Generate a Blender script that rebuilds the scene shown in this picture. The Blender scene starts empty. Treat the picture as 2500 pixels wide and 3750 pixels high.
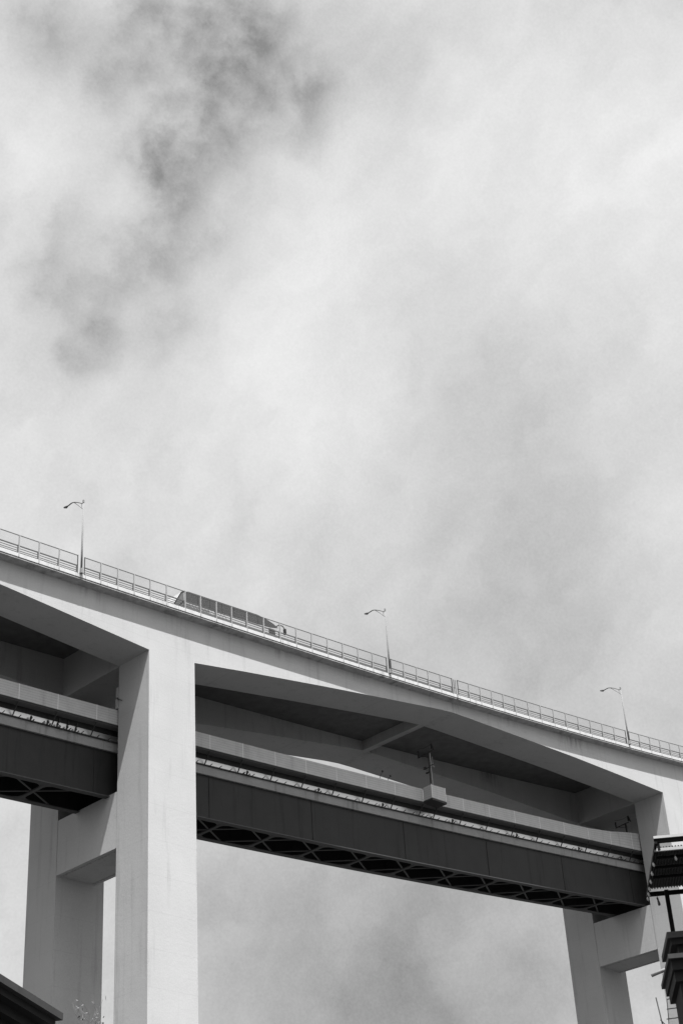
import bpy, bmesh, math, random
from mathutils import Vector, Matrix
random.seed(7)
sc = bpy.context.scene
COL = sc.collection

# ------------------------------------------------------------------ camera
# x runs along the viaduct, y across it (away from the camera), z up; metres
LX = (0.709873, 0.336498, 0.618748); TY = (-0.702014, 0.409199, 0.582865); UZ = (-0.057058, -0.84813, 0.526706)
cd = bpy.data.cameras.new('camera'); cam = bpy.data.objects.new('camera', cd); COL.objects.link(cam)
right = Vector((LX[0], TY[0], UZ[0])); up = -Vector((LX[1], TY[1], UZ[1])); back = -Vector((LX[2], TY[2], UZ[2]))
cam.matrix_world = Matrix(((right.x, up.x, back.x, 0), (right.y, up.y, back.y, 0), (right.z, up.z, back.z, 0), (0, 0, 0, 1)))
cd.sensor_fit = 'VERTICAL'; cd.sensor_height = 36.0; cd.lens = 5983.57 / 3750 * 36
cd.clip_start = 0.1; cd.clip_end = 8000
sc.camera = cam

# ------------------------------------------------------------------ light
SUN = Vector((-0.147, -0.350, 0.925)).normalized()          # direction towards the sun
sd = bpy.data.lights.new('sun', 'SUN'); sun = bpy.data.objects.new('sun', sd); COL.objects.link(sun)
sd.energy = 3.7; sd.angle = math.radians(0.53); sd.color = (1, 1, 1)
sun.rotation_euler = SUN.to_track_quat('Z', 'Y').to_euler(); sun.location = (0, -50, 200)
sc.view_settings.view_transform = 'Standard'; sc.view_settings.look = 'None'
sc.view_settings.gamma = 1; sc.view_settings.use_curve_mapping = False
sc.view_settings.exposure = 1.4
EXPO = 2 ** 1.4

W = bpy.data.worlds.new('World'); sc.world = W; W.use_nodes = True
nt = W.node_tree; N = nt.nodes; K = nt.links
for n in list(N): N.remove(n)
def nd(t, **k):
    n = N.new(t)
    for a, b in k.items(): setattr(n, a, b)
    return n
def mth(op, a, b=None, c=None, clamp=False):
    n = nd('ShaderNodeMath', operation=op, use_clamp=clamp)
    for i, v in enumerate((a, b, c)):
        if v is None: continue
        if isinstance(v, (int, float)): n.inputs[i].default_value = v
        else: K.new(v, n.inputs[i])
    return n.outputs[0]
def vmt(op, a, b=None, s=None):
    n = nd('ShaderNodeVectorMath', operation=op)
    for i, v in enumerate((a, b)):
        if v is None: continue
        if isinstance(v, (tuple, list)): n.inputs[i].default_value = v
        else: K.new(v, n.inputs[i])
    if s is not None: n.inputs['Scale'].default_value = s
    return n
tc = nd('ShaderNodeTexCoord')
def noise(vec, scale, detail, rough=.55, dist=0):
    n = nd('ShaderNodeTexNoise'); K.new(vec, n.inputs['Vector'])
    n.inputs['Scale'].default_value = scale; n.inputs['Detail'].default_value = detail
    n.inputs['Roughness'].default_value = rough; n.inputs['Distortion'].default_value = dist
    return n
dirv = vmt('NORMALIZE', tc.outputs['Generated']).outputs[0]
w1 = noise(dirv, 30, 7, .62); w2 = noise(dirv, 9, 2, .5)
o1 = vmt('SCALE', vmt('SUBTRACT', w1.outputs['Color'], (.5, .5, .5)).outputs[0], s=.038).outputs[0]
o2 = vmt('SCALE', vmt('SUBTRACT', w2.outputs['Color'], (.5, .5, .5)).outputs[0], s=.008).outputs[0]
wd = vmt('ADD', vmt('ADD', dirv, o1).outputs[0], o2).outputs[0]
BIG = [(0.5303, 0.542, 0.6519, 0.099, 0.09), (0.6425, 0.3652, 0.6736, 0.0678, 0.16), (0.387, 0.6065, 0.6946, 0.0256, 0.12), (0.5967, 0.5823, 0.5522, 0.0668, 0.04), (0.7476, 0.4351, 0.5017, 0.0262, 0.08), (0.5712, 0.5777, 0.583, 0.0433, 0.05), (0.5462, 0.5151, 0.6605, 0.0297, 0.05), (0.6406, 0.481, 0.5986, 0.0547, -0.05), (0.6748, 0.471, 0.5682, 0.0497, -0.05), (0.7011, 0.5281, 0.4791, 0.0748, -0.16), (0.7561, 0.4833, 0.4413, 0.0492, -0.05), (0.3803, 0.5497, 0.7438, 0.0317, -0.1), (0.5154, 0.4408, 0.7349, 0.037, -0.12), (0.6068, 0.3182, 0.7284, 0.041, -0.06), (0.7168, 0.6465, 0.2613, 0.1361, -0.38), (0.6139, 0.7217, 0.3197, 0.0486, -0.05), (0.6905, 0.6547, 0.3076, 0.0243, 0.07), (0.7397, 0.6103, 0.2835, 0.0354, 0.07), (0.7157, 0.6447, 0.2686, 0.0257, -0.05), (0.4689, 0.6092, 0.6396, 0.0492, -0.08), (0.4433, 0.6161, 0.6511, 0.0147, 0.05)]
DARK = [(0.4431, 0.4979, 0.7455, 0.0302, -0.31), (0.4249, 0.5078, 0.7494, 0.0225, -0.217), (0.4589, 0.491, 0.7405, 0.0265, -0.31), (0.4632, 0.4783, 0.7461, 0.0188, -0.186), (0.4793, 0.4932, 0.726, 0.0228, -0.31), (0.4799, 0.5097, 0.714, 0.019, -0.279), (0.4636, 0.5063, 0.7271, 0.0189, -0.186), (0.458, 0.5317, 0.7124, 0.0178, -0.217), (0.4454, 0.5588, 0.6995, 0.019, -0.186), (0.47, 0.5401, 0.6981, 0.0191, -0.279), (0.4716, 0.5562, 0.6843, 0.0164, -0.31), (0.4759, 0.5662, 0.673, 0.0113, -0.279), (0.4819, 0.5768, 0.6595, 0.0133, -0.217), (0.4885, 0.5828, 0.6494, 0.0094, -0.217), (0.4986, 0.5602, 0.6615, 0.0153, -0.1364), (0.4684, 0.6013, 0.6473, 0.0212, -0.155), (0.4572, 0.606, 0.6509, 0.0172, -0.11159999999999999), (0.4265, 0.6108, 0.6671, 0.0163, -0.11159999999999999), (0.4335, 0.6298, 0.6446, 0.0171, -0.1364), (0.4356, 0.6365, 0.6365, 0.0133, -0.0744), (0.4657, 0.6329, 0.6186, 0.0157, -0.1736), (0.4684, 0.6445, 0.6043, 0.0118, -0.248), (0.4733, 0.63, 0.6157, 0.0118, -0.124), (0.5053, 0.5969, 0.6233, 0.0142, -0.155), (0.5024, 0.614, 0.6087, 0.0103, -0.11159999999999999), (0.5255, 0.5965, 0.6067, 0.0135, -0.0744), (0.5088, 0.4714, 0.7203, 0.0124, -0.186), (0.5165, 0.4869, 0.7044, 0.014, -0.1736), (0.5027, 0.4848, 0.7157, 0.019, -0.093), (0.4158, 0.5405, 0.7314, 0.0176, -0.1736), (0.4121, 0.5541, 0.7233, 0.013, -0.155), (0.3706, 0.5562, 0.7438, 0.0185, -0.1364), (0.3781, 0.5617, 0.7359, 0.0167, -0.0744), (0.4228, 0.5251, 0.7385, 0.0149, -0.124), (0.4167, 0.5196, 0.7459, 0.0168, -0.155), (0.4836, 0.5221, 0.7025, 0.0132, -0.155), (0.4872, 0.5425, 0.6843, 0.025, -0.124), (0.5005, 0.5788, 0.6439, 0.0252, -0.062), (0.4279, 0.5515, 0.7161, 0.0323, 0.0124), (0.4586, 0.5084, 0.7289, 0.0334, -0.12), (0.4638, 0.5467, 0.6972, 0.0285, -0.12), (0.4801, 0.5828, 0.6556, 0.0288, -0.08), (0.4565, 0.6277, 0.6306, 0.0235, -0.06), (0.4606, 0.487, 0.7421, 0.0307, -0.1), (0.4213, 0.5312, 0.7351, 0.023, -0.06)]
def blobs(vec, lst):
    tot = None
    for x, y, z, r, a in lst:
        d = vmt('DISTANCE', vec, (x, y, z)).outputs['Value']
        q = mth('DIVIDE', d, r * 1.08); q = mth('MULTIPLY', q, q); q = mth('MULTIPLY', q, -1.0); q = mth('EXPONENT', q)
        tot = mth('MULTIPLY', q, a) if tot is None else mth('MULTIPLY_ADD', q, a, tot)
    return tot
big = blobs(wd, BIG); drk = blobs(wd, DARK)
n2 = noise(wd, 30, 7, .52); n3 = noise(wd, 11, 5, .5)
tex = mth('MULTIPLY', mth('SUBTRACT', n2.outputs['Fac'], .5), .11)
tex = mth('MULTIPLY_ADD', mth('SUBTRACT', n3.outputs['Fac'], .5), .20, tex)
mp_ = nd('ShaderNodeMapping'); mp_.inputs['Rotation'].default_value = (.3, .5, .9); mp_.inputs['Scale'].default_value = (2.2, .8, 1.2); K.new(wd, mp_.inputs['Vector'])
tex = mth('MULTIPLY_ADD', mth('SUBTRACT', noise(mp_.outputs[0], 17, 6, .55).outputs['Fac'], .5), .24, tex)
tex = mth('MULTIPLY_ADD', mth('SUBTRACT', noise(dirv, 600, 2, .6).outputs['Fac'], .5), .10, tex)
ragged = mth('MULTIPLY_ADD', mth('SUBTRACT', n2.outputs['Fac'], .5), 2.4, 1.0, clamp=False)
ragged = mth('MAXIMUM', ragged, .15)
drk = mth('MULTIPLY', drk, ragged)
drk = mth('MULTIPLY', drk, 1.0)
drk = mth('MULTIPLY', mth('SUBTRACT', mth('EXPONENT', mth('DIVIDE', drk, .44)), 1.0), .44)
drk = mth('MULTIPLY', drk, mth('MULTIPLY_ADD', mth('SUBTRACT', noise(dirv, 60, 8, .6).outputs['Fac'], .5), 1.35, .98))
val = mth('ADD', mth('ADD', big, drk), mth('ADD', tex, .71))
val = mth('MAXIMUM', mth('MINIMUM', val, .93), .25)
# added unseen glow round the sun, high behind the camera, brightening shaded girder faces
hd = mth('DIVIDE', vmt('DISTANCE', dirv, tuple(SUN)).outputs['Value'], .42); hd = mth('EXPONENT', mth('MULTIPLY', mth('MULTIPLY', hd, hd), -1.0))
val = mth('MULTIPLY_ADD', hd, 4.3, val)
val = mth('MULTIPLY', val, 1 / (EXPO * .1))
sky = nd('ShaderNodeTexSky'); sky.sky_type = 'NISHITA'; sky.sun_disc = False
sky.sun_elevation = math.asin(SUN.z); sky.sun_rotation = math.atan2(SUN.x, SUN.y)
bw = nd('ShaderNodeRGBToBW'); K.new(sky.outputs[0], bw.inputs[0])
blue = mth('MULTIPLY', mth('MINIMUM', bw.outputs[0], 3.5), .06)         # thin veil of clear sky through the cloud
tot = mth('MULTIPLY_ADD', val, .94, blue)
bg = nd('ShaderNodeBackground'); bg.inputs['Strength'].default_value = .1; K.new(tot, bg.inputs['Color'])
ow = nd('ShaderNodeOutputWorld'); K.new(bg.outputs[0], ow.inputs[0])

# ------------------------------------------------------------------ materials
def mat(name, v, rough=.85, metal=0, spec=.3, mottle=.0, mscale=.35, lines=0, streak=0, bump=0, fine=0, v2=None, forms=0, stains=()):
    """grey procedural surface: v base, mottle = large soft patches, streak = vertical run-off stains, forms = board/pour marks"""
    m = bpy.data.materials.new(name); m.use_nodes = True
    t = m.node_tree; b = t.nodes['Principled BSDF']
    b.inputs['Roughness'].default_value = rough; b.inputs['Metallic'].default_value = metal
    b.inputs['Specular IOR Level'].default_value = spec
    def new(ty, **k):
        n = t.nodes.new(ty)
        for a, c in k.items(): setattr(n, a, c)
        return n
    def M(op, a, bb, clamp=False):
        n = new('ShaderNodeMath', operation=op, use_clamp=clamp)
        for i, q in enumerate((a, bb)):
            if isinstance(q, (int, float)): n.inputs[i].default_value = q
            else: t.links.new(q, n.inputs[i])
        return n.outputs[0]
    geo = new('ShaderNodeNewGeometry'); P = geo.outputs['Position']
    def ns(scale, detail, stretch=(1, 1, 1), rough_=.55):
        mp = new('ShaderNodeMapping'); mp.inputs['Scale'].default_value = stretch; t.links.new(P, mp.inputs['Vector'])
        n = new('ShaderNodeTexNoise'); n.inputs['Scale'].default_value = scale; n.inputs['Detail'].default_value = detail
        n.inputs['Roughness'].default_value = rough_; t.links.new(mp.outputs[0], n.inputs['Vector'])
        return M('SUBTRACT', n.outputs['Fac'], .5)
    val = None
    def add(x):
        nonlocal val
        val = x if val is None else M('ADD', val, x)
    if mottle: add(M('MULTIPLY', ns(mscale, 5), mottle * 2))
    if fine: add(M('MULTIPLY', ns(11, 3, rough_=.75), fine * 2))
    if streak:
        s = ns(1.3, 5, (1, 1, .07), .65); s = M('MAXIMUM', M('SUBTRACT', s, .05), 0); add(M('MULTIPLY', s, -streak * 6))
    if forms:
        sp = new('ShaderNodeSeparateXYZ'); t.links.new(P, sp.inputs[0])
        wob = M('MULTIPLY', ns(.5, 2), .05)
        for ax, period, wdt, amt in (('Z', 3.05, .012, .45), ('Z', .61, .010, .12)):
            f = M('FRACT', M('DIVIDE', M('ADD', sp.outputs[ax], wob), period), 0)
            ln = M('LESS_THAN', f, wdt / period * 3); add(M('MULTIPLY', ln, -forms * amt))
    if stains:
        sp2 = new('ShaderNodeSeparateXYZ'); t.links.new(P, sp2.inputs[0])
        sn = M('MAXIMUM', M('ADD', ns(2.2, 5, (1, 1, .10), .65), .06), 0)
        for xc, wd_, ztop, zlow, amt in stains:
            gx_ = M('DIVIDE', M('SUBTRACT', sp2.outputs['X'], xc), wd_); gx_ = M('EXPONENT', M('MULTIPLY', M('MULTIPLY', gx_, gx_), -1.0), 0)
            gz = M('MAXIMUM', M('MINIMUM', M('DIVIDE', M('SUBTRACT', sp2.outputs['Z'], zlow), ztop - zlow), 1.0), 0.0)
            add(M('MULTIPLY', M('MULTIPLY', gx_, gz), M('MULTIPLY', sn, -amt)))
    if val is None:
        b.inputs['Base Color'].default_value = (v, v, v, 1)
    else:
        f = M('MULTIPLY', M('ADD', val, 1.0), v); f = M('MAXIMUM', M('MINIMUM', f, .95), .004)
        t.links.new(f, b.inputs['Base Color'])
    if bump:
        bn = new('ShaderNodeBump'); bn.inputs['Strength'].default_value = bump; bn.inputs['Distance'].default_value = .05
        t.links.new(M('ADD', ns(3, 6, rough_=.7), .5), bn.inputs['Height']); t.links.new(bn.outputs[0], b.inputs['Normal'])
    return m
MAT = dict(
    coachpaint=mat('coach_body_paint', .34, rough=.3, mottle=.05), shadesoffit=mat('shade_darkened_deck_soffit', .13, mottle=.45, mscale=.9, fine=.12),  # deck soffit colour darkened to stand for shade between the girders
    postpale=mat('pale_barrier_post', .62, rough=.5, mottle=.1), black=mat('black_paint', .008, rough=.8, spec=.1), tint=mat('tinted_window_glass', .035, rough=.15, spec=.5, mottle=.2, mscale=2),
    paleglass=mat('reflecting_end_glass', .10, rough=.2, spec=.5, mottle=.3, mscale=3),
    cabdark=mat('dark_cab_paint', .07, rough=.4, mottle=.1),
    concrete=mat('pale_concrete', .385, mottle=.13, mscale=.22, fine=.22, streak=.17, bump=.25, forms=.17, stains=((141.5, 2.2, 75.0, 72.4, 4.5), (121.3, .8, 73.0, 71.0, 4.), (96, 1.6, 71.4, 69.6, 2.5), (84.5, .5, 70.6, 66.0, 1.6), (130, 2, 73.9, 72.5, 2.5), (107, 2.5, 72.1, 70.6, 2.), (74, 1.5, 70.2, 68.4, 2.))),
    edge=mat('stained_edge_concrete', .34, mottle=.55, mscale=1.6, fine=.25, streak=.5, bump=.3),
    kerb=mat('kerb_concrete', .46, mottle=.16, mscale=1.4, fine=.06, streak=.25, bump=.2),
    under=mat('stained_under_edge', .30, mottle=.5, mscale=1.6, fine=.2, streak=.4),
    asphalt=mat('asphalt', .05, mottle=.1, fine=.2),
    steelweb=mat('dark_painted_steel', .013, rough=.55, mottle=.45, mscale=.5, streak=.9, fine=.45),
    bracing=mat('bracing_steel', .055, rough=.6, mottle=.2),
    fascia=mat('grey_fascia', .23, mottle=.2, mscale=.8, streak=.4, fine=.25),
    strip=mat('pale_metal_sheeting', .62, rough=.30, metal=.85, mottle=.08, fine=.03),
    slab=mat('rail_slab_concrete', .10, mottle=.2, fine=.1),
    dark=mat('dark_metal', .03, rough=.6),
    galv=mat('galvanised_steel', .30, rough=.5, metal=.2, mottle=.1, mscale=2),
    rail=mat('painted_rail', .09, rough=.5, mottle=.1),
    pole=mat('pole_paint', .20, rough=.85, spec=.1, mottle=.15, mscale=2, streak=.2),
    tank=mat('dark_tank_paint', .045, rough=.6, mottle=.2, mscale=2, streak=.4),
    tankpale=mat('pale_tank_belly', .60, rough=.3, metal=.3, mottle=.15, mscale=3),
    cab=mat('cab_paint', .12, rough=.35, mottle=.1),
    white=mat('white_paint', .70, rough=.4, mottle=.06),
    tyre=mat('tyre_rubber', .02, rough=.9),
    glass=mat('dark_glass', .03, rough=.08, spec=.6),
    box=mat('cabinet_metal', .30, rough=.5),
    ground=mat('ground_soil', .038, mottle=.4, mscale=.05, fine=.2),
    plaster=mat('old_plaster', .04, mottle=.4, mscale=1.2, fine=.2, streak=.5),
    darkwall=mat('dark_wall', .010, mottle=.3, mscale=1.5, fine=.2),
    sheet=mat('old_corrugated_sheet', .035, rough=.6, mottle=.4, mscale=3, streak=.4),
    pale=mat('pale_trim', .35, rough=.5, mottle=.1, mscale=4),
    bulb=mat('frosted_bulb', .40, rough=.3),
    bark=mat('pale_bark', .16, mottle=.4, mscale=6),
    leaf=mat('dry_leaf', .10, mottle=.4, mscale=8),
)
# noise barrier: ribbed panels with thin horizontal lines
def barrier_mat():
    m = mat('ribbed_barrier_panel', .40, rough=.6, mottle=.14, mscale=1.2, fine=.25, streak=.2)
    t = m.node_tree; b = t.nodes['Principled BSDF']
    geo = t.nodes.new('ShaderNodeTexCoord'); sp = t.nodes.new('ShaderNodeSeparateXYZ'); t.links.new(geo.outputs['UV'], sp.inputs[0])
    def M(op, a, c):
        n = t.nodes.new('ShaderNodeMath'); n.operation = op
        for i, q in enumerate((a, c)):
            if isinstance(q, (int, float)): n.inputs[i].default_value = q
            else: t.links.new(q, n.inputs[i])
        return n.outputs[0]
    f = M('FRACT', M('MULTIPLY', sp.outputs[1], 6.0), 0)
    l = M('LESS_THAN', f, .16)
    src = b.inputs['Base Color'].links[0].from_socket
    t.links.new(M('MULTIPLY', src, M('SUBTRACT', 1.0, M('MULTIPLY', l, .28))), b.inputs['Base Color'])
    return m
MAT['barrier'] = barrier_mat()
def mesh_mat():
    m = bpy.data.materials.new('fine_wire_mesh'); m.use_nodes = True; t = m.node_tree
    b = t.nodes['Principled BSDF']; b.inputs['Base Color'].default_value = (.12, .12, .12, 1); b.inputs['Roughness'].default_value = .7
    tr = t.nodes.new('ShaderNodeBsdfTransparent'); mx = t.nodes.new('ShaderNodeMixShader')
    mx.inputs[0].default_value = .13
    t.links.new(tr.outputs[0], mx.inputs[1]); t.links.new(b.outputs[0], mx.inputs[2])
    t.links.new(mx.outputs[0], t.nodes['Material Output'].inputs[0]); return m
MAT['mesh'] = mesh_mat()

# ------------------------------------------------------------------ mesh helpers
class MB:
    def __init__(s): s.v = []; s.f = []; s.mi = []; s.uv = {}; s.sm = False
    def add(s, vs, fs, mi=0):
        o = len(s.v); s.v += [tuple(p) for p in vs]; s.f += [tuple(i + o for i in f) for f in fs]; s.mi += [mi] * len(fs); return s
    def box(s, x0, x1, y0, y1, z0, z1, mi=0):
        vs = [(x, y, z) for z in (z0, z1) for y in (y0, y1) for x in (x0, x1)]
        return s.add(vs, [(0, 2, 3, 1), (4, 5, 7, 6), (0, 1, 5, 4), (2, 6, 7, 3), (0, 4, 6, 2), (1, 3, 7, 5)], mi)
    def prism_xz(s, pts, y0, y1, caps=True):          # polygon in xz extruded along y
        n = len(pts); vs = [(x, y0, z) for x, z in pts] + [(x, y1, z) for x, z in pts]
        fs = [(i, (i + 1) % n, n + (i + 1) % n, n + i) for i in range(n)]
        if caps: fs += [tuple(range(n)), tuple(range(2 * n - 1, n - 1, -1))]
        return s.add(vs, fs)
    def sweep(s, xs, zf, sec, closed=True, caps=True): # section (y, dz) carried along x at height zf(x)
        n = len(sec); vs = []
        for x in xs:
            z = zf(x); vs += [(x, y, z + d) for y, d in sec]
        fs = []
        for k in range(len(xs) - 1):
            for i in range(n if closed else n - 1):
                j = (i + 1) % n; fs.append((k * n + i, k * n + j, (k + 1) * n + j, (k + 1) * n + i))
        if caps and closed:
            fs.append(tuple(range(n))); e = (len(xs) - 1) * n; fs.append(tuple(e + i for i in range(n - 1, -1, -1)))
        return s.add(vs, fs)
    def tube(s, pts, rad, n=8, mi=0, cap=True):
        pts = [Vector(p) for p in pts]; R = rad if isinstance(rad, (list, tuple)) else [rad] * len(pts)
        vs = []; prev = None
        for i, p in enumerate(pts):
            d = (pts[min(i + 1, len(pts) - 1)] - pts[max(i - 1, 0)]).normalized()
            a = prev if prev is not None else (Vector((0, 0, 1)) if abs(d.z) < .9 else Vector((1, 0, 0)))
            u = (a - d * a.dot(d)).normalized(); prev = u; w = d.cross(u)
            vs += [p + (u * math.cos(2 * math.pi * k / n) + w * math.sin(2 * math.pi * k / n)) * R[i] for k in range(n)]
        fs = [(i * n + k, i * n + (k + 1) % n, (i + 1) * n + (k + 1) % n, (i + 1) * n + k) for i in range(len(pts) - 1) for k in range(n)]
        if cap: fs += [tuple(range(n - 1, -1, -1)), tuple((len(pts) - 1) * n + k for k in range(n))]
        return s.add(vs, fs, mi)
    def bar(s, a, b, w, h, mi=0):                      # rectangular bar a->b, w sideways, h upwards
        a = Vector(a); b = Vector(b); d = (b - a).normalized()
        u = Vector((0, 0, 1)) if abs(d.z) < .95 else Vector((0, 1, 0))
        r = d.cross(u).normalized(); u = r.cross(d).normalized(); vs = []
        for p in (a, b):
            for q, t in ((-1, -1), (1, -1), (1, 1), (-1, 1)): vs.append(p + r * q * w / 2 + u * t * h / 2)
        return s.add(vs, [(3, 2, 1, 0), (4, 5, 6, 7), (0, 1, 5, 4), (1, 2, 6, 5), (2, 3, 7, 6), (3, 0, 4, 7)], mi)
    def build(s, name, mats, parent=None, smooth=False, bevel=0):
        me = bpy.data.meshes.new(name); me.from_pydata(s.v, [], s.f)
        for m in (mats if isinstance(mats, (list, tuple)) else [mats]): me.materials.append(MAT[m])
        bm = bmesh.new(); bm.from_mesh(me)
        for f, i in zip(bm.faces, s.mi): f.material_index = i; f.smooth = smooth
        bmesh.ops.recalc_face_normals(bm, faces=bm.faces); bm.to_mesh(me); bm.free()
        o = bpy.data.objects.new(name, me); COL.objects.link(o)
        if parent is not None: o.parent = parent
        if bevel:
            md = o.modifiers.new('bevel', 'BEVEL'); md.width = bevel; md.segments = 2; md.limit_method = 'ANGLE'
        return o
def thing(name, label, cat, loc=(0, 0, 0), group=None, rot=None):
    o = bpy.data.objects.new(name, None); COL.objects.link(o); o.location = loc; o.empty_display_size = .5
    o['label'] = label; o['category'] = cat
    if group: o['group'] = group
    if rot: o.rotation_euler = rot
    return o
def copy_tree(o, parent=None):
    c = o.copy(); COL.objects.link(c); c.parent = parent
    for ch in list(o.children): copy_tree(ch, c)
    return c
def rng(a, b, step):
    n = max(1, int(math.ceil((b - a) / step))); return [a + (b - a) * i / n for i in range(n + 1)]

# ------------------------------------------------------------------ levels of road and railway
def poly(c, x): return ((c[0] * x + c[1]) * x + c[2]) * x + c[3]
def smooth_z(c, x, a=62., b=166.):
    t = x - 100; lo, hi = a - 100, b - 100
    if t < lo: return poly(c, lo) + (t - lo) * (3 * c[0] * lo * lo + 2 * c[1] * lo + c[2])
    if t > hi: return poly(c, hi) + (t - hi) * (3 * c[0] * hi * hi + 2 * c[1] * hi + c[2])
    return poly(c, t)
CR = (1.2716e-06, .00023386, .0611549, 71.578); CT = (-5.9233e-07, .00026051, .0616588, 61.485)
zc = lambda x: smooth_z(CR, x)       # bottom edge of the kerb
zr = lambda x: smooth_z(CT, x)       # foot of the noise barrier
P1a, P1b, P2a, P2b = 80.54, 85.72, 158.35, 163.55
X0, X1 = 10., 250.
SOF = [(X0, 66.6), (30, 67.35), (44, 67.8), (55, 67.55), (65.8, 67.02), (P1a, 66.02), (P1b, 66.33), (91.9, 67.34), (101.8, 68.86), (111, 70.2),
       (118.6, 71.28), (120.8, 71.52), (123.0, 71.60), (131.9, 71.76), (141.4, 71.90), (151.6, 71.87), (P2a, 71.80), (P2b, 72.15), (198, 78.2), (210, 79.0), (230, 79.6), (X1, 80.0)]
GROUND = -1.6

# ------------------------------------------------------------------ ground
g = MB(); R = 3000; n = 40
g.add([(-R + 2 * R * i / n, -R + 2 * R * j / n, GROUND) for j in range(n + 1) for i in range(n + 1)],
      [(j * (n + 1) + i, j * (n + 1) + i + 1, (j + 1) * (n + 1) + i + 1, (j + 1) * (n + 1) + i) for j in range(n) for i in range(n)])
go = g.build('ground', 'ground'); go['kind'] = 'structure'

# ------------------------------------------------------------------ road viaduct
rv = thing('road_viaduct', 'pale concrete road bridge with haunched box girders carrying the coach and lamps', 'bridge', (P1a, 108, 60))
def child(mb, name, m, par, **k):
    ob = mb.build(name, m, par, **k)
    ob.matrix_parent_inverse = par.matrix_basis.inverted() if False else Matrix.Translation(-Vector(par.location))
    return ob
def part(mb, name, m, par, **k):
    """mesh given in world coordinates, parented to an unrotated empty at par.location"""
    L = par.location
    mb.v = [(a - L.x, b - L.y, c - L.z) for a, b, c in mb.v]
    return mb.build(name, m, par, **k)
xs_all = rng(X0, X1, 2.0)
def sof(x):
    for (a, za), (b, zb) in zip(SOF, SOF[1:]):
        if a <= x <= b: return za + (zb - za) * (x - a) / (b - a)
    return SOF[-1][1]
gx = sorted(set(xs_all) | {p[0] for p in SOF})
for y0, y1 in ((100.0, 104.2), (112.6, 116.8)):
    m = MB(); vs = []; fs = []
    for x in gx: vs += [(x, y0, sof(x)), (x, y1, sof(x)), (x, y1, zc(x) - .22), (x, y0, zc(x) - .22)]
    for k in range(len(gx) - 1):
        under_leg = (P1a - .01 <= gx[k] and gx[k + 1] <= P1b + .01) or (P2a - .01 <= gx[k] and gx[k + 1] <= P2b + .01)
        for i in range(4):
            if i == 0 and under_leg: continue
            if i == 2: continue
            j = (i + 1) % 4; fs.append((k * 4 + i, k * 4 + j, k * 4 + 4 + j, k * 4 + 4 + i))
    m.add(vs, fs); part(m, 'box_girder', 'concrete', rv)
part(MB().sweep(xs_all, zc, [(100.6, -.34), (100.6, .015), (117.53, .015), (117.53, -.20), (116.85, -.34), (112.6, -.34), (104.2, -.34)]), 'deck_slab', 'shadesoffit', rv)
part(MB().sweep(xs_all, zc, [(99.27, -.20), (99.27, .015), (100.6, .015), (100.6, -.34), (99.95, -.34)]), 'deck_edge', 'edge', rv)
part(MB().sweep(xs_all, zc, [(99.17, -.03), (99.17, .30), (99.19, .32), (99.50, .32), (99.50, .02), (99.262, .02), (99.262, -.03)]), 'kerb', 'kerb', rv)
part(MB().sweep(xs_all, zc, [(117.3, .02), (117.3, .32), (117.62, .32), (117.62, -.03), (117.54, -.03), (117.54, .02)]), 'kerb', 'kerb', rv)
part(MB().sweep(xs_all, zc, [(99.52, .02), (99.52, .15), (117.28, .15), (117.28, .02)]), 'asphalt', 'asphalt', rv)
# stained strip with drip groove below the kerb
part(MB().sweep(xs_all, zc, [(99.215, -.10), (99.215, -.20), (99.262, -.20), (99.262, -.10)]), 'drip_edge', 'under', rv)
# cross diaphragms between the two girders
for xa, xb in ((120.3, 121.15), (43.5, 44.4), (197, 198)):
    m = MB(); m.add([(x, y, z) for x in (xa, xb) for y in (104.2, 112.6) for z in (sof(x) + (-.0), zc(x) - .36)],
                    [(0, 1, 3, 2), (4, 6, 7, 5), (0, 4, 5, 1), (2, 3, 7, 6), (0, 2, 6, 4), (1, 5, 7, 3)])
    part(m, 'diaphragm', 'concrete', rv)
for xa, xb in ((P1a, P1b), (P2a, P2b)):
    m = MB(); m.add([(x, y, z) for x in (xa, xb) for y in (104.2, 112.6) for z in (sof(x), zc(x) - .36)],
                    [(0, 1, 3, 2), (4, 6, 7, 5), (0, 4, 5, 1), (2, 3, 7, 6), (0, 2, 6, 4), (1, 5, 7, 3)])
    part(m, 'diaphragm', 'concrete', rv)
# expansion joint: dark gap plate in kerb and slab edge at mid span
xj = 121.05
m = MB().box(xj - .05, xj + .05, 99.14, 99.24, zc(xj) - .28, zc(xj) + .33); part(m, 'expansion_joint', 'dark', rv)
for xk in (83.2, 96.0, 72.9):
    part(MB().box(xk - .02, xk + .02, 99.155, 99.2, zc(xk) - .02, zc(xk) + .30), 'kerb_joint', 'under', rv)

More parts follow.
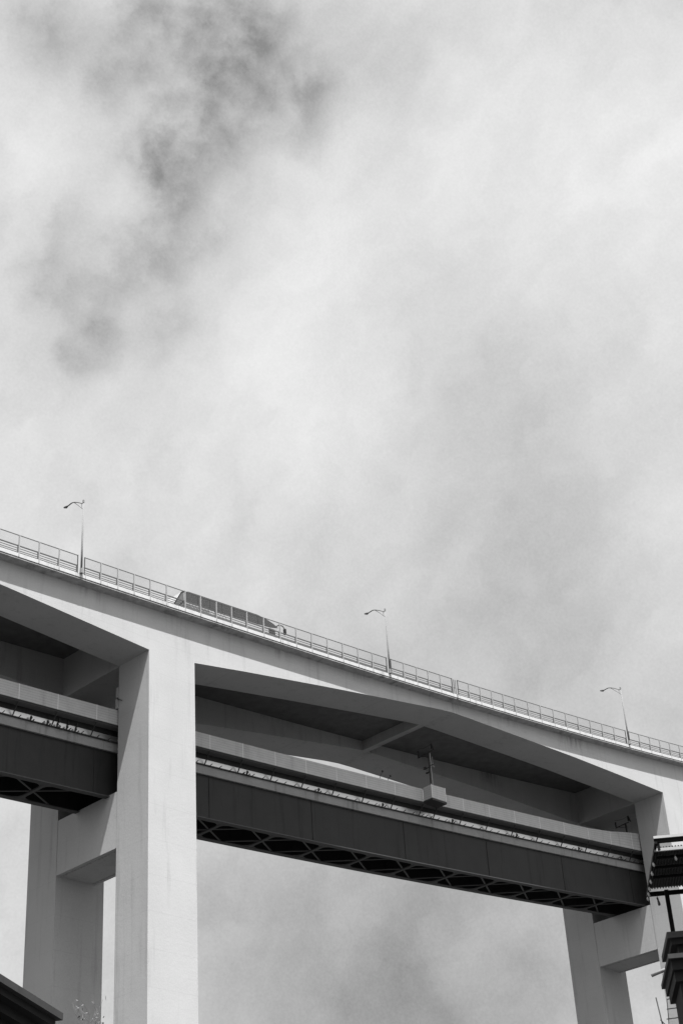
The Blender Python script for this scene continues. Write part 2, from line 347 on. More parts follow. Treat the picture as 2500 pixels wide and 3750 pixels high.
# ------------------------------------------------------------------ piers
def pier(xa, xb, zbeam0, zbeam1, label):
    p = thing('bridge_pier', label, 'bridge pier', (xa, 108.4, GROUND), 'concrete portal piers of the viaduct')
    for y0, y1 in ((100.0, 104.2), (112.6, 116.8)):
        vs = [(x, y, z) for x, zt in ((xa, sof(xa)), (xb, sof(xb))) for y in (y0, y1) for z in (GROUND, zt)]
        # order: xa(y0 g,t  y1 g,t) xb(...)
        lg = MB().add(vs, [(0, 1, 3, 2), (4, 6, 7, 5), (0, 4, 5, 1), (2, 3, 7, 6)])
        part(lg, 'leg', 'concrete', p)
    bw = xb - xa - .88
    b = MB().add([(x, y, z) for x in (xa + .03, xa + bw) for y in (104.2, 112.6) for z in (zbeam0, zbeam1)],
                 [(0, 1, 3, 2), (4, 6, 7, 5), (0, 4, 5, 1), (2, 3, 7, 6), (0, 2, 6, 4), (1, 5, 7, 3)])
    cb = part(b, 'cross_beam', 'concrete', p)
    for xs0, sgn in ((xa + .42, 1), (xa + bw - .50, 1)):       # toothed drip strip along the underside
        t = MB().box(xs0, xs0 + .05, 104.5, 112.4, zbeam0 - .03, zbeam0 + .01); yy = 104.6
        while yy < 112.3:
            t.box(xs0 + .045, xs0 + .20, yy, yy + .16, zbeam0 - .028, zbeam0 + .01); yy += .42
        t.v = [(a - p.location.x, b_ - p.location.y, c - p.location.z) for a, b_, c in t.v]
        t.build('drip_strip', 'under', cb)
    for yb in (105.6, 109.7):
        k = MB().box(xa + 1.2, xa + 2.2, yb - .4, yb + .4, zbeam1, zr(xa) - 6.42 if False else zbeam1 + .22)
        part(k, 'bearing', 'dark', p)
    return p
pier(P1a, P1b, 49.17, 54.2, 'broad pale pier in the left third, its sunlit front leg running to the bottom edge')
pier(P2a, P2b, 54.1, 59.3, 'farther pale pier at the right edge, partly hidden behind the corrugated canopy')

# ------------------------------------------------------------------ rail viaduct slung between the pier legs
tv = thing('rail_viaduct', 'dark steel railway deck running between the pier legs under the road bridge', 'railway bridge', (P1a, 108, 55))
rx = rng(X0, X1, 2.0)
YW, YF = 105.25, 110.0
part(MB().sweep(rx, zr, [(104.40, -.02), (104.40, -.16), (YW, -.16), (YW + .02, -.16), (YF + 1.9, -.16), (YF + 1.9, .1), (104.5, .1)]), 'deck_slab', 'slab', tv)
part(MB().sweep(rx, zr, [(YW, -.66), (YW, -1.22), (YW + .1, -1.22), (YW + .1, -.66)]), 'side_sheeting', 'strip', tv)
part(MB().sweep(rx, zr, [(YW - .05, -.165), (YW - .05, -.66), (YW + .12, -.66), (YW + .12, -.165)]), 'dark_reflection_band', 'steelweb', tv)  # dark strip painted in for the soffit's reflection above the sheeting
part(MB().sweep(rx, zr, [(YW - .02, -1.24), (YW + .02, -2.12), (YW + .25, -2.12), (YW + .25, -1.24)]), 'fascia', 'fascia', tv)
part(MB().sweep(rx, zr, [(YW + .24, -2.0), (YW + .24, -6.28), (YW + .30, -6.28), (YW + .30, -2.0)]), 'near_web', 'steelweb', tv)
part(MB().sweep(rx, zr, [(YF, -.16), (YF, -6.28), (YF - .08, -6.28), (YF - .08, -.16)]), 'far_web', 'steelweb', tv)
for ya, yb in ((YW - .02, YW + .58), (YF - .52, YF + .08)):
    part(MB().sweep(rx, zr, [(ya, -6.28), (ya, -6.36), (yb, -6.36), (yb, -6.28)]), 'bottom_flange', 'bracing', tv)
# web stiffeners and flange rivet line
x = 14.
while x < X1:
    if not (P1a < x < P1b or P2a < x < P2b):
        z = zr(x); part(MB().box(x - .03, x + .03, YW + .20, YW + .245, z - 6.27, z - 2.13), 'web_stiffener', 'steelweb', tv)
    x += 13.0
zb = lambda x: zr(x) - 6.30
k = 74.3 - 6.5 * 9
br_y0, br_y1 = YW + .5, YF - .45
while k < X1 - 4:
    if k > X0 + 4:
        z = zb(k)
        if min(abs(k - q) for q in (P1a + 1.2, P1b - 1.2, P2a + 1.2, P2b)) < 3.4: k += 6.5; continue
        cb = MB().bar((k, br_y0, z), (k, br_y1, z), .34, .12)
        for sx in (-1, 1):   # curved gussets at the node
            for (yy, s2) in ((br_y0, 1), (br_y1, -1)):
                pts = [(k, yy), (k + sx * 1.5, yy), (k + sx * .8, yy + s2 * .14), (k + sx * .35, yy + s2 * .38), (k + sx * .17, yy + s2 * .9), (k, yy + s2 * 1.0)]
                cb.add([(a, b, zb(a) + dz) for dz in (-.03, .03) for a, b in pts],
                       [tuple(range(6)), tuple(range(11, 5, -1))] + [(i, (i + 1) % 6, 6 + (i + 1) % 6, 6 + i) for i in range(6)])
        part(cb, 'cross_brace', 'bracing', tv)
        for s in (-1, 1):
            a = (k - 3.0, (br_y0 if s > 0 else br_y1), zb(k - 3.0) + .05); b = (k + 3.0, (br_y1 if s > 0 else br_y0), zb(k + 3.0) + .05)
            part(MB().bar(a, b, .16, .07), 'diagonal_brace', 'bracing', tv)
    k += 6.5
# thin upper stringers inside the box
for yy in (106.6, 108.6):
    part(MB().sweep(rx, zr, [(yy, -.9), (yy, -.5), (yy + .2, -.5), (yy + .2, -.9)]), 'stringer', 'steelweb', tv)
# outrigger struts
JX = [70.3 - 4.1 * i for i in range(13, 0, -1)] + [70.3, 74.25, 78.35, 82.6, 87.0, 91.25, 95.28, 99.4, 103.45, 107.6, 111.78, 115.95, 120.2, 122.35, 126.5, 130.75, 135.05, 139.4, 143.8, 148.3, 152.6, 156.9] + [161.2 + 4.2 * i for i in range(20)]
for x in JX:
    if X0 + 1 < x < X1 - 1 and 50 < x < 175:
        z = zr(x)
        part(MB().bar((x, 104.48, z - .16), (x, YW - .03, z - 1.24), .07, .10), 'strut', 'dark', tv)
# conduit at the foot of the sheeting, short brackets and clamps
cn = MB().sweep(rx, zr, [(YW - .14, -1.20), (YW - .14, -1.30), (YW - .02, -1.32), (YW - .02, -1.18)]); m = cn
for a, b in zip(JX, JX[1:]):
    if b < 50 or a > 175: continue
    for f in (.14, .42, .74):
        x = a + (b - a) * f; z = zr(x); m.bar((x, YW - .08, z - 1.25), (x, YW - .50, z - 1.16), .05, .05)
part(m, 'conduit', 'dark', tv)
for x in (72.0, 73.7, 74.7, 75.7, 76.6, 96.3, 105.6, 114.6, 125.2, 135.8, 146.9, 155.0):
    z = zr(x); c = MB()
    c.tube([(x - .05, YW - .22, z - 1.28), (x, YW - .3, z - 1.05), (x + .05, YW - .2, z - .86)], [.07, .13, .06], 6)
    c.tube([(x + .2, YW - .2, z - 1.3), (x + .32, YW - .3, z - 1.12)], [.07, .05], 6)
    part(c, 'cable_clamp', 'dark', tv)
for x in (75.0, 75.95, 76.85):
    z = zr(x); part(MB().bar((x, YW - .10, z - .35), (x, YW - .10, z - .75), .10, .12), 'cable_clamp', 'dark', tv)
# rails, sleepers on ballastless track (top side, seen only from elsewhere)
part(MB().sweep(rx, zr, [(107.0, .1), (107.0, .27), (107.07, .27), (107.07, .1)]), 'track_rail', 'dark', tv)
part(MB().sweep(rx, zr, [(108.6, .1), (108.6, .27), (108.67, .27), (108.67, .1)]), 'track_rail', 'dark', tv)

# ------------------------------------------------------------------ noise barrier
nb = thing('noise_barrier', 'mid grey ribbed noise barrier panels along the near edge of the railway deck', 'noise barrier', (P1a, 104.4, 60))
def bh(x): return 1.435 if x < 150.8 else 1.435 + min(x - 150.8, 8.4) * .105
def panel(xa, xb, ya, yb_, h_a, h_b, z_a, z_b, th=.08):
    """one panel from (xa,ya) to (xb,yb_)"""
    d = Vector((xb - xa, yb_ - ya, 0)).normalized(); nrm = Vector((-d.y, d.x, 0)) * th
    m = MB()
    A = [(xa, ya, z_a), (xb, yb_, z_b), (xb, yb_, z_b + h_b), (xa, ya, z_a + h_a)]
    B = [(p[0] + nrm.x, p[1] + nrm.y, p[2]) for p in A]
    m.add(A + B, [(0, 1, 2, 3), (7, 6, 5, 4), (0, 4, 5, 1), (2, 6, 7, 3), (0, 3, 7, 4), (1, 5, 6, 2)])
    o = part(m, 'panel', 'barrier', nb)
    uv = o.data.uv_layers.new(name='UVMap')
    for poly_ in o.data.polygons:
        for li in poly_.loop_indices:
            vi = o.data.loops[li].vertex_index % 4
            uv.data[li].uv = ((0, 0), (1, 0), (1, 1), (0, 1))[vi]
    return o
YB = 104.38
for a, b in zip(JX, JX[1:]):
    if b < 48 or a > 180: continue
    if abs(a - 120.2) < .01: continue
    g_ = .035
    panel(a + g_, b - g_, YB, YB, bh(a), bh(b), zr(a), zr(b))
for x in JX:
    if 48 < x < 180 and x not in (120.2, 122.35):
        part(MB().box(x - .034, x + .034, YB + .002, YB + .12, zr(x) - .02, zr(x) + bh(x) + .02), 'post', 'postpale', nb)
part(MB().sweep(rng(48, 120.2, 2), zr, [(YB - .05, -.10), (YB - .05, -.005), (YB + .12, -.005), (YB + .12, -.10)]), 'base_channel', 'dark', nb)
part(MB().sweep(rng(122.3, 180, 2), zr, [(YB - .05, -.10), (YB - .05, -.005), (YB + .12, -.005), (YB + .12, -.10)]), 'base_channel', 'dark', nb)
# niche for the overhead line mast
xa, xb = 120.22, 122.32; z0 = zr(121.2) + .02; YN = 103.2
panel(xa, xa + .002, YB, YN + .04, 1.42, 1.46, z0, z0)
panel(xa, xb, YN, YN, 1.46, 1.50, z0, z0 + .05)
panel(xb, xb + .002, YN + .04, YB, 1.5, 1.46, z0 + .05, z0)
part(MB().bar((xa, YN - .01, z0), (xa, YN - .01, z0 + 1.5), .07, .07), 'post', 'postpale', nb)
part(MB().bar((xb, YN - .01, z0 + .05), (xb, YN - .01, z0 + 1.56), .07, .07), 'post', 'postpale', nb)
part(MB().box(xa - .06, xb + .06, YN - .06, 104.5, z0 - .22, z0 - .005), 'niche_floor', 'dark', nb)

# ------------------------------------------------------------------ overhead line masts
def mast(x, y, z0, label, h=5.4):
    c0 = z0 + h - 3.6
    t = thing('overhead_line_mast', label, 'mast', (x, y, z0), 'overhead line masts beside the track')
    part(MB().bar((x, y, z0), (x, y, z0 + h), .17, .13).box(x - .12, x + .12, y - .12, y + .12, z0 - .0, z0 + .03), 'mast', 'dark', t)
    part(MB().bar((x + .16, y - .02, z0 + .05), (x + .16, y - .02, z0 + h - .1), .09, .09), 'flange', 'box', t)
    part(MB().bar((x - .02, y - .55, z0 + h), (x, y + 1.5, z0 + h - .15), .09, .09).bar((x, y + .1, z0 + h - .5), (x, y + 1.1, z0 + h - .15), .05, .05), 'bracket_arm', 'dark', t)
    part(MB().bar((x, y - .1, c0 + 1.9), (x + .1, y + .95, c0 + 2.0), .08, .08).bar((x, y - .6, c0 + 2.05), (x, y, c0 + 2.05), .06, .05)
         .bar((x, y + .0, c0 + 1.4), (x, y + .55, c0 + 1.4), .12, .14).bar((x, y + .5, c0 + 2.0), (x, y + .75, c0 + 2.0), .18, .22), 'cantilever', 'dark', t)
    for dx, dy, zz in ((.0, -.48, .1), (.0, 1.42, -.1)):
        i = MB()
        for s in range(5):
            za = z0 + h + zz + .05 + s * .13; i.tube([(x + dx, y + dy, za), (x + dx, y + dy, za + .06), (x + dx, y + dy, za + .13)], [.05, .13, .05], 8)
        part(i, 'insulator', 'dark', t)
    i = MB()
    for s in range(5):
        i.tube([(x + .05, y - .7 + s * .02, z0 + h + .02 + s * .13), (x + .05, y - .7 + s * .04, z0 + h + .08 + s * .13), (x + .05, y - .7 + s * .05, z0 + h + .15 + s * .13)], [.05, .11, .05], 8)
    part(i, 'insulator', 'dark', t)
    c = [(x, y - .6 + 2.1 * q / 10, z0 + h + .82 - .18 * math.sin(math.pi * q / 10)) for q in range(11)]
    part(MB().tube(c, .022, 5), 'jumper_wire', 'dark', t)
    part(MB().bar((x + .30, y - .2, c0 + 2.0), (x + .30, y - .2, c0 + 3.1), .03, .03).bar((x + .1, y - .25, c0 + 2.02), (x + .48, y - .25, c0 + 1.98), .07, .05), 'ladder_rail', 'box', t)
    part(MB().box(x - .13, x + .24, y - .16, y + .1, z0 + 1.42, z0 + 1.62), 'clamp', 'postpale', t)
    return t
mast(120.9, 103.75, zr(121) + .05, 'slim dark overhead line mast standing in the barrier niche at mid span')
mast(159.4, 106.6, zr(159.4) + .1, 'dim overhead line mast in the shade behind the right end of the barrier', h=4.2)
for x0_, lb in ((113.85, 'taller of the two short dark pegs above the barrier top'), (114.98, 'shorter of the two short dark pegs above the barrier top')):
    hh = .78 if x0_ < 114 else .5
    zt = zr(x0_) + 1.35
    t = thing('barrier_peg', lb, 'peg', (x0_, 104.55, zt), 'pegs on the barrier')
    part(MB().tube([(x0_, 104.55, zt - .2), (x0_ + .05, 104.35, zt + hh * .55), (x0_ + .12, 104.1, zt + hh)], .028, 6), 'stem', 'dark', t)
    part(MB().box(x0_ + .04, x0_ + .24, 104.05, 104.18, zt + hh - .04, zt + hh + .1), 'tip', 'dark', t)

# cabinets on the inner face of the left pier
t = thing('signal_cabinet', 'pair of narrow grey boxes on the shaded side of the left pier', 'cabinet', (80.5, 104.4, 61.9))
part(MB().box(80.42, 80.85, 104.20, 104.46, 62.98, 63.95), 'upper_box', 'box', t, bevel=.02)
part(MB().box(80.42, 80.85, 104.22, 104.50, 61.92, 62.88), 'lower_box', 'box', t, bevel=.02)
part(MB().bar((80.45, 104.35, 62.9), (80.40, 103.55, 62.42), .05, .07), 'stay', 'dark', t)

# ------------------------------------------------------------------ railings
SECT = [
    ('outer', [56.0, 58.0, 60.0, 62.0, 64.05, 66.06, 68.07, 70.13, 72.05], 'kerb railing bays left of the first lamp, cut by the picture edge', []),
    ('b', [72.78, 74.53, 76.37, 78.17, 79.98, 81.84, 84.0, 85.83, 87.73, 89.6, 91.49, 93.62, 95.71, 97.83, 99.9, 102.03, 104.15, 106.3, 108.36, 110.42], 'long run of kerb railing in front of the coach, between the first two lamps', [7, 19]),
    ('c', [111.05, 112.95, 114.88, 116.67, 118.55, 120.40], 'short run of kerb railing between the middle lamp and the expansion joint', [0, 5]),
    ('d', [121.30, 123.08, 124.94, 126.84, 128.76, 130.73, 133.01, 135.22, 137.53, 139.77, 142.05, 144.35, 146.65, 148.94, 151.25], 'run of kerb railing from the expansion joint to the last lamp on the right', []),
    ('e', [151.90, 153.99, 156.14, 158.24, 160.33, 162.4, 164.5, 166.6, 168.7], 'kerb railing bays right of the last lamp', []),
]
YP = 99.205
for nm, xs_, lb, kick in SECT:
    xm = xs_[0]; t = thing('railing', lb, 'railing', (xm, YP, zc(xm)), 'steel railings along the bridge kerb')
    for i, x in enumerate(xs_):
        z = zc(x); end = i in (0, len(xs_) - 1)
        w = .045 if end else .085
        pm = MB().box(x - w / 2, x + w / 2, YP - .055, YP + .055, z + (.02 if not end else .30), z + 2.07)
        if i: pm.box(x - w / 2 - .075, x - w / 2 + .01, YP + .03, YP + .09, z + .34, z + 1.115, 1)
        else: pm.box(x + w / 2 - .01, x + w / 2 + .05, YP + .03, YP + .09, z + .34, z + 1.115, 1)
        part(pm, 'post', ['galv' if not end else 'rail', 'rail'], t)
    s = [x for x in rng(xs_[0], xs_[-1], 1.0)]
    def rl(y, d, h, w=.05): return MB().sweep(s, zc, [(y, d), (y, d + h), (y + w, d + h), (y + w, d)])
    part(rl(YP, 2.02, .06), 'top_rail', 'rail', t)
    part(rl(YP + .06, 1.03, .10, .06), 'guard_rail', 'rail', t)
    part(rl(YP + .07, .81, .05, .04), 'middle_rail', 'rail', t)
    part(rl(YP + .07, .59, .05, .04), 'middle_rail', 'rail', t)
    part(rl(YP + .06, .385, .075, .05), 'bottom_rail', 'rail', t)
    mm = MB()
    for a, b in zip(xs_, xs_[1:]):
        mm.add([(a, YP + .02, zc(a) + 1.1), (b, YP + .02, zc(b) + 1.1), (b, YP + .02, zc(b) + 2.03), (a, YP + .02, zc(a) + 2.03)], [(0, 1, 2, 3)])
    part(mm, 'mesh_infill', 'mesh', t)
    if kick:
        a, b = xs_[kick[0]], xs_[kick[1]]
        part(MB().sweep(rng(a, b, 1.), zc, [(YP + .055, .33), (YP + .055, .62), (YP + .10, .62), (YP + .10, .33)]), 'kick_plate', 'rail', t)
# two loose posts in the gap at the joint
t = thing('joint_railing', 'narrow infill frame of three posts at the expansion joint', 'railing', (120.7, YP, zc(120.7)))
for x in (120.68, 120.93): part(MB().box(x - .025, x + .025, YP - .03, YP + .03, zc(x) + .3, zc(x) + 2.0), 'post', 'rail', t)
part(MB().sweep([120.62, 121.0], zc, [(YP, 1.04), (YP, 1.1), (YP + .05, 1.1), (YP + .05, 1.04)]), 'guard_rail', 'rail', t)

# ------------------------------------------------------------------ street lamps
def make_lamp(x, label):
    y = 99.12; z = zc(x) + .05
    t = thing('street_lamp', label, 'street lamp', (x, y, z), 'street lamps on the bridge kerb')
    part(MB().tube([(x, y, z + .3), (x, y, z + 3), (x, y, z + 7.62)], [.095, .08, .055], 12), 'pole', 'pole', t, smooth=True)
    part(MB().box(x - .17, x + .17, y - .10, y + .2, z + .26, z + .31).tube([(x, y, z + .31), (x, y, z + .75)], [.14, .125], 10), 'base_plate', 'pole', t)
    part(MB().tube([(x, y, z + 7.42), (x, y, z + 7.68)], [.085, .085], 10), 'pole_cap', 'pole', t)
    arc = []
    for q, h in ((0, 7.30), (.42, 7.58), (.85, 7.86), (1.3, 8.10), (1.62, 8.21), (1.85, 8.23), (2.1, 8.20), (2.4, 8.19)): arc.append((x, y + q, z + h))
    part(MB().tube(arc, [.040, .040, .042, .045, .05, .055, .055, .05], 8), 'arm', 'rail', t, smooth=True)
    part(MB().tube([(x, y, z + 6.71), (x, y + .75, z + 7.50), (x, y + 1.35, z + 8.08)], .026, 6).tube([(x, y + .26, z + 7.0), (x, y + .28, z + 7.48)], .018, 6), 'brace', 'rail', t)
    hp = [(x, y + 2.28, z + 8.20), (x, y + 2.38, z + 8.19), (x, y + 2.55, z + 8.20), (x, y + 2.78, z + 8.27), (x, y + 2.92, z + 8.33)]
    hd = part(MB().tube(hp, [.055, .09, .12, .09, .04], 10), 'lamp_head', 'rail', t, smooth=True)
    L = MB().tube([(x, y + 2.50, z + 8.14), (x, y + 2.50, z + 8.06)], [.10, .05], 10)
    L.v = [(a - t.location.x, b - t.location.y, c - t.location.z) for a, b, c in L.v]
    L.build('lens', 'glass', hd, smooth=True)
    return t
l0 = make_lamp(72.40, 'leftmost street lamp on a slim pole, left of the coach')
for x, lb in ((110.74, 'middle street lamp on a slim pole, right of the coach'), (151.60, 'smallest and farthest street lamp on a slim pole, near the right edge')):
    c = copy_tree(l0); c['label'] = lb; c.location = (x, 99.12, zc(x) + .05)

# ------------------------------------------------------------------ coach on the near lane
TX, TYc = 84.2, 102.25
slope = (zc(98) - zc(84)) / 14
tk = thing('coach', 'long coach with a dark window band driving on the bridge behind the railing', 'coach', (TX, TYc, zc(TX) + .15), rot=(0, -math.atan(slope), 0))
def tp(mb, name, m, par=tk, **k): return mb.build(name, m, par, **k)
def slab_xz(pts, y0, y1, m=None): return (m or MB()).prism_xz(pts, y0, y1)
HW = 1.23
prof = [(.02, .35), (.0, .9), (.10, 1.45), (.45, 2.15), (1.05, 2.95), (1.35, 3.14), (1.9, 3.20), (10.6, 3.20), (11.6, 3.06), (12.6, 2.78), (13.3, 2.42), (13.75, 1.7), (13.9, 1.0), (13.9, .35)]
body = tp(slab_xz(prof, -HW, HW), 'body', 'coachpaint', bevel=.07)
# dark glass band running up to the roof edge, tapering towards the nose
band = [(1.55, 2.12), (1.55, 3.14), (1.95, 3.235), (10.6, 3.235), (11.6, 3.09), (12.6, 2.81), (13.2, 2.50), (12.2, 2.30), (10.4, 2.20)]
sg_ = tp(slab_xz(band, -HW - .015, -HW + .3), 'side_glass', 'tint', bevel=.02)
tp(slab_xz(band, HW - .3, HW + .015), 'side_glass', 'tint', bevel=.02)
for x in (3.0, 4.5, 6.0, 7.5, 9.0, 10.5): MB().box(x - .02, x + .02, -HW - .022, -HW, 2.2, 3.12).build('pillar', 'black', sg_)
rg = [(.14, 1.5), (.50, 2.17), (1.08, 2.93), (1.32, 3.08), (1.32, 1.5)]
tp(slab_xz(rg, -HW - .012, -HW + .2), 'end_glass', 'paleglass')
tp(MB().bar((.12, -HW - .02, 1.5), (1.05, -HW - .02, 2.92), .05, .07).bar((1.05, -HW - .02, 2.92), (1.5, -HW - .02, 3.16), .05, .07), 'window_frame', 'black')
tp(MB().bar((.75, -HW - .02, 1.55), (1.30, -HW - .02, 2.1), .05, .06), 'frame_bar', 'black')
tp(MB().add([(13.92, -1.0, 1.1), (13.92, 1.0, 1.1), (13.42, 1.0, 2.35), (13.42, -1.0, 2.35)], [(0, 1, 2, 3)]), 'windscreen', 'glass')
tp(MB().box(11.9, 12.75, -HW - .02, -HW + .1, .45, 2.2), 'door', 'tint', bevel=.02)
for i in range(12):   # slanting livery lines on the lower side
    x = 1.9 + i * .38; tp(MB().bar((x, -HW - .008, 2.12), (x + .55, -HW - .008, 1.55), .012, .05), 'livery_stripe', 'box')
tp(MB().box(1.4, 4.4, -HW - .006, -HW + .05, .9, 1.95), 'livery_panel', 'cab')
tp(MB().tube([(12.95, -HW + .1, 2.62), (13.35, -HW - .05, 2.85), (13.75, -HW - .1, 2.80), (14.0, -HW - .1, 2.5)], .05, 8), 'mirror_arm', 'black')
tp(MB().box(13.86, 14.06, -HW - .24, -HW + .02, 1.95, 2.55), 'mirror', 'black', bevel=.03)
for wx in (3.0, 11.0):
    for sy in (-1.08, 1.08):
        w_ = tp(MB().tube([(wx, sy - .17, .5), (wx, sy + .17, .5)], .5, 18), 'wheel', 'tyre')
        MB().tube([(wx, sy - .18, .5), (wx, sy + .18, .5)], .27, 14).build('rim', 'galv', w_)
for sy in (-.9, .9): tp(MB().box(13.86, 13.95, sy - .18, sy + .18, .7, .95), 'headlight', 'bulb')

# ------------------------------------------------------------------ low building at the lower left corner
p0 = Vector((17.319, 25.605, 0)); p1 = Vector((19.203, 26.736, 0)); d = (p1 - p0).normalized(); nrm = Vector((-d.y, d.x, 0))
hb = thing('house', 'dark old house whose cornice edge cuts the lower left corner', 'house', (p0.x, p0.y, GROUND))
A = -9.0; B = (p1 - p0).length + .45
def hbx(a0, a1, n0, n1, z0, z1):
    m = MB(); vs = []
    for z in (z0, z1):
        for nn in (n0, n1):
            for a in (a0, a1): q = p0 + d * a + nrm * nn; vs.append((q.x, q.y, z))
    return m.add(vs, [(0, 2, 3, 1), (4, 5, 7, 6), (0, 1, 5, 4), (2, 6, 7, 3), (0, 4, 6, 2), (1, 3, 7, 5)])
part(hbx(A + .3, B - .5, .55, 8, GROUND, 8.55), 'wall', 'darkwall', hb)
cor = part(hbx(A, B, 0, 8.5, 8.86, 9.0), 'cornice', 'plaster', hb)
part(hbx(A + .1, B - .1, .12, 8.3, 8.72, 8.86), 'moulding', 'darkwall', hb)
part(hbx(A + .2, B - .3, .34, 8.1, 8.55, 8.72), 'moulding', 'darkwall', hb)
for i in range(3):
    w = hbx(B - 3 - i * 3, B - 2 - i * 3, .53, .56, 4.2, 6.2); part(w, 'window', 'glass', hb)

# bare topped small tree beyond it
def tree():
    rnd = random.Random(11); bx, by = 23.75, 33.0
    t = thing('tree', 'bare twiggy treetop beside the house cornice in the lower left corner', 'tree', (bx, by, GROUND))
    tr = MB(); tw = MB(); lf = MB()
    tr.tube([(bx, by, GROUND), (bx + .1, by + .05, 4), (bx - .05, by, 9.6)], [.16, .12, .06], 8)
    def grow(p, dr, ln, r, dep):
        pts = [p]; q = p.copy(); dd = dr.copy()
        for i in range(4):
            dd = (dd + Vector((rnd.gauss(0, .16), rnd.gauss(0, .16), rnd.gauss(.04, .10)))).normalized(); q = q + dd * ln / 4; pts.append(q.copy())
        tw.tube(pts, [r, r * .85, r * .7, r * .6, r * .45], 5)
        if dep == 0:
            for _ in range(2):
                c = pts[rnd.randint(1, 4)] + Vector((rnd.gauss(0, .04), rnd.gauss(0, .04), rnd.gauss(0, .04)))
                a = Vector((rnd.gauss(0, 1), rnd.gauss(0, 1), rnd.gauss(0, 1))).normalized(); b = a.orthogonal().normalized()
                s = rnd.uniform(.02, .05); lf.add([c - a * s * 1.6, c + b * s, c + a * s * 1.6, c - b * s], [(0, 1, 2, 3)])
            return
        for _ in range(rnd.randint(3, 4)):
            k = rnd.randint(2, 4); nd_ = (dd + Vector((rnd.gauss(0, .55), rnd.gauss(0, .55), rnd.gauss(.1, .35)))).normalized()
            grow(pts[k], nd_, ln * rnd.uniform(.55, .8), r * .55, dep - 1)
    for i in range(7):
        a = i * 2.4; grow(Vector((bx, by, 7.25 + i * .24)), Vector((math.cos(a) * .6, math.sin(a) * .6, .75)).normalized(), 1.5, .035, 3)
    tt = part(tr, 'trunk', 'bark', t, smooth=True)
    tw.f = tw.f; part(tw, 'twigs', 'bark', t); part(lf, 'leaves', 'leaf', t)
tree()

# ------------------------------------------------------------------ near building at the right edge
av = Vector((.632, -.775, 0)); bv = Vector((.775, .632, 0))
def W3(a, b, z): q = av * a + bv * b; return (q.x, q.y, z)
def abox(a0, a1, b0, b1, z0, z1, m=None):
    m = m or MB(); vs = [W3(a, b, z) for z in (z0, z1) for b in (b0, b1) for a in (a0, a1)]
    return m.add(vs, [(0, 2, 3, 1), (4, 5, 7, 6), (0, 1, 5, 4), (2, 6, 7, 3), (0, 4, 6, 2), (1, 3, 7, 5)])
o_ = W3(4.6, 36, GROUND)
hs = thing('apartment_house', 'dark near house with stepped roof slabs at the lower right edge', 'house', o_)
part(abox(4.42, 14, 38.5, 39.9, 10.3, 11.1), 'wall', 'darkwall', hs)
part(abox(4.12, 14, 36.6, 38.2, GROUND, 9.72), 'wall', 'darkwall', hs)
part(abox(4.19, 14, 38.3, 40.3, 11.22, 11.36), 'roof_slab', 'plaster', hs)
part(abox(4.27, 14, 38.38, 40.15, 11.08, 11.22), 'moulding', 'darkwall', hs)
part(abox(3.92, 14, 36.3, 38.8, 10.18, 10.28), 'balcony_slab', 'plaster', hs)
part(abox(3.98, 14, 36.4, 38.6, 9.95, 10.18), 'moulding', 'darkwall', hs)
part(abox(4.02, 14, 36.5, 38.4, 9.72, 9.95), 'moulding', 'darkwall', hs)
pp = thing('drain_pipe', 'short round pipe sticking out from the near house at the right edge', 'pipe', W3(3.62, 37.4, 10.18))
part(MB().tube([W3(3.60, 37.4, 10.14), W3(4.6, 37.4, 10.46)], .042, 12), 'pipe', 'galv', pp, smooth=True)
rl_ = thing('balcony_railing', 'thin metal terrace railing at the bottom right corner', 'railing', W3(3.9, 38, 9.2))
m = MB().tube([W3(3.86, 38, 9.0), W3(3.92, 38, 9.74), W3(5.2, 38, 9.80)], .012, 6); part(m, 'top_rail', 'rail', rl_)
part(MB().tube([W3(3.88, 38, 9.52), W3(5.2, 38, 9.58)], .011, 6), 'middle_rail', 'rail', rl_)
part(MB().tube([W3(3.84, 38, 9.30), W3(5.2, 38, 9.36)], .011, 6), 'middle_rail', 'rail', rl_)
part(MB().tube([W3(3.74, 38, 9.1), W3(3.68, 38, 9.8)], .014, 6).tube([W3(3.7, 38, 9.3), W3(3.85, 38, 9.1)], .012, 6), 'bracket', 'rail', rl_)
part(abox(3.6, 6, 37.9, 38.1, 8.8, 9.02), 'kerb', 'darkwall', rl_)

# corrugated canopy over the roof terrace
cp = thing('terrace_canopy', 'dark corrugated canopy on a post above the near roof terrace at the right edge', 'canopy', W3(4.5, 40.17, 11.36))
def corr(a0, a1, b0, b1, z, amp=.022, pitch=.069):
    m = MB(); n = int((a1 - a0) / pitch * 6); th = .006
    rows = []
    for bb in (b0, b1):
        for dz in (0, th): rows += [W3(a0 + (a1 - a0) * i / n, bb, z + dz + amp * math.sin(2 * math.pi * (a1 - a0) * i / n / pitch)) for i in range(n + 1)]
    N1 = n + 1; fs = []
    for i in range(n):
        fs += [(i, i + 1, 2 * N1 + i + 1, 2 * N1 + i), (N1 + i, 3 * N1 + i, 3 * N1 + i + 1, N1 + i + 1), (i, N1 + i, N1 + i + 1, i + 1), (2 * N1 + i, 2 * N1 + i + 1, 3 * N1 + i + 1, 3 * N1 + i)]
    return m.add(rows, fs)
part(corr(4.12, 9, 37.42, 40.40, 13.10), 'corrugated_sheet', 'sheet', cp)
part(abox(4.12, 9, 40.42, 40.50, 12.93, 13.03), 'beam', 'black', cp)
part(abox(4.10, 9, 36.92, 37.02, 13.06, 13.20), 'beam', 'black', cp)
part(abox(4.09, 9, 36.88, 36.915, 13.14, 13.20), 'gutter', 'pale', cp)
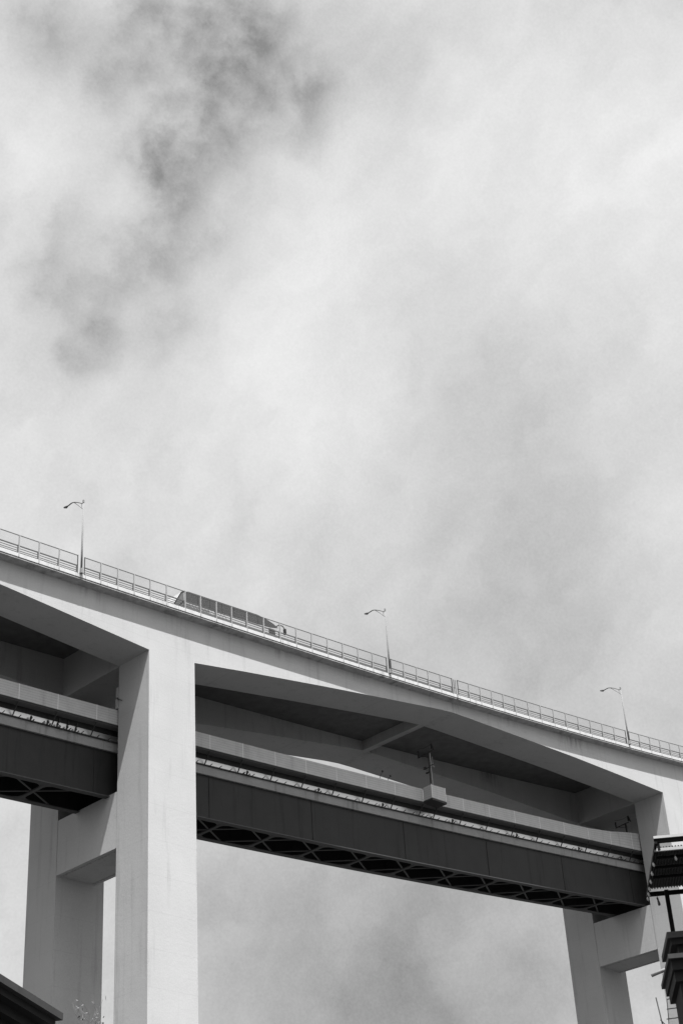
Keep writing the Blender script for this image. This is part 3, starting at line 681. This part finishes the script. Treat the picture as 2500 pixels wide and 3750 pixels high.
part(abox(4.10, 9, 37.3, 37.36, 12.98, 13.05), 'lath', 'pale', cp)
for bb in (37.9, 38.6, 39.3): part(abox(4.2, 9, bb, bb + .05, 13.0, 13.06), 'purlin', 'black', cp)
part(abox(4.10, 4.16, 36.9, 40.45, 13.02, 13.07), 'side_beam', 'black', cp)
part(abox(4.50, 4.60, 40.1, 40.2, 11.36, 12.95), 'post', 'black', cp)
part(abox(4.16, 4.22, 37.0, 37.06, 12.9, 13.1), 'bracket', 'dark', cp)
sg = thing('string_light', 'string of small pale bulbs hanging along the left edge of the corrugated canopy', 'string light', W3(4.08, 38.5, 12.9))
cw = []
bl = [37.9, 38.55, 39.15, 39.7, 40.1, 40.45]
for i in range(41):
    b_ = 37.1 + (40.5 - 37.1) * i / 40; cw.append(W3(4.09, b_, 12.99 - .03 * abs(math.sin(i * .5))))
part(MB().tube(cw, .012, 5), 'cable', 'dark', sg)
for i, b_ in enumerate(bl + [37.6]):
    a_ = 4.10 if i < 6 else 4.60
    s_ = MB().tube([W3(a_, b_, 12.97), W3(a_, b_, 12.92)], [.018, .02], 8); bo = part(s_, 'socket', 'dark', sg)
    q = MB().tube([W3(a_, b_, 12.92), W3(a_, b_, 12.88), W3(a_ + .01, b_, 12.84), W3(a_ + .01, b_, 12.81)], [.015, .028, .030, .008], 10)
    part(q, 'bulb', 'bulb', sg, smooth=True)
hl = thing('hanging_bulb', 'single dark bulb dangling under the far beam of the corrugated canopy', 'light bulb', W3(4.33, 40.4, 12.93))
part(MB().tube([W3(4.33, 40.4, 12.95), W3(4.33, 40.4, 12.86)], .007, 5), 'cable', 'dark', hl)
part(MB().tube([W3(4.33, 40.4, 12.86), W3(4.34, 40.4, 12.79)], [.025, .022], 8), 'socket', 'dark', hl)
part(MB().tube([W3(4.34, 40.4, 12.79), W3(4.35, 40.4, 12.72), W3(4.355, 40.4, 12.67), W3(4.355, 40.4, 12.655)], [.022, .036, .032, .01], 10), 'bulb', 'rail', hl, smooth=True)
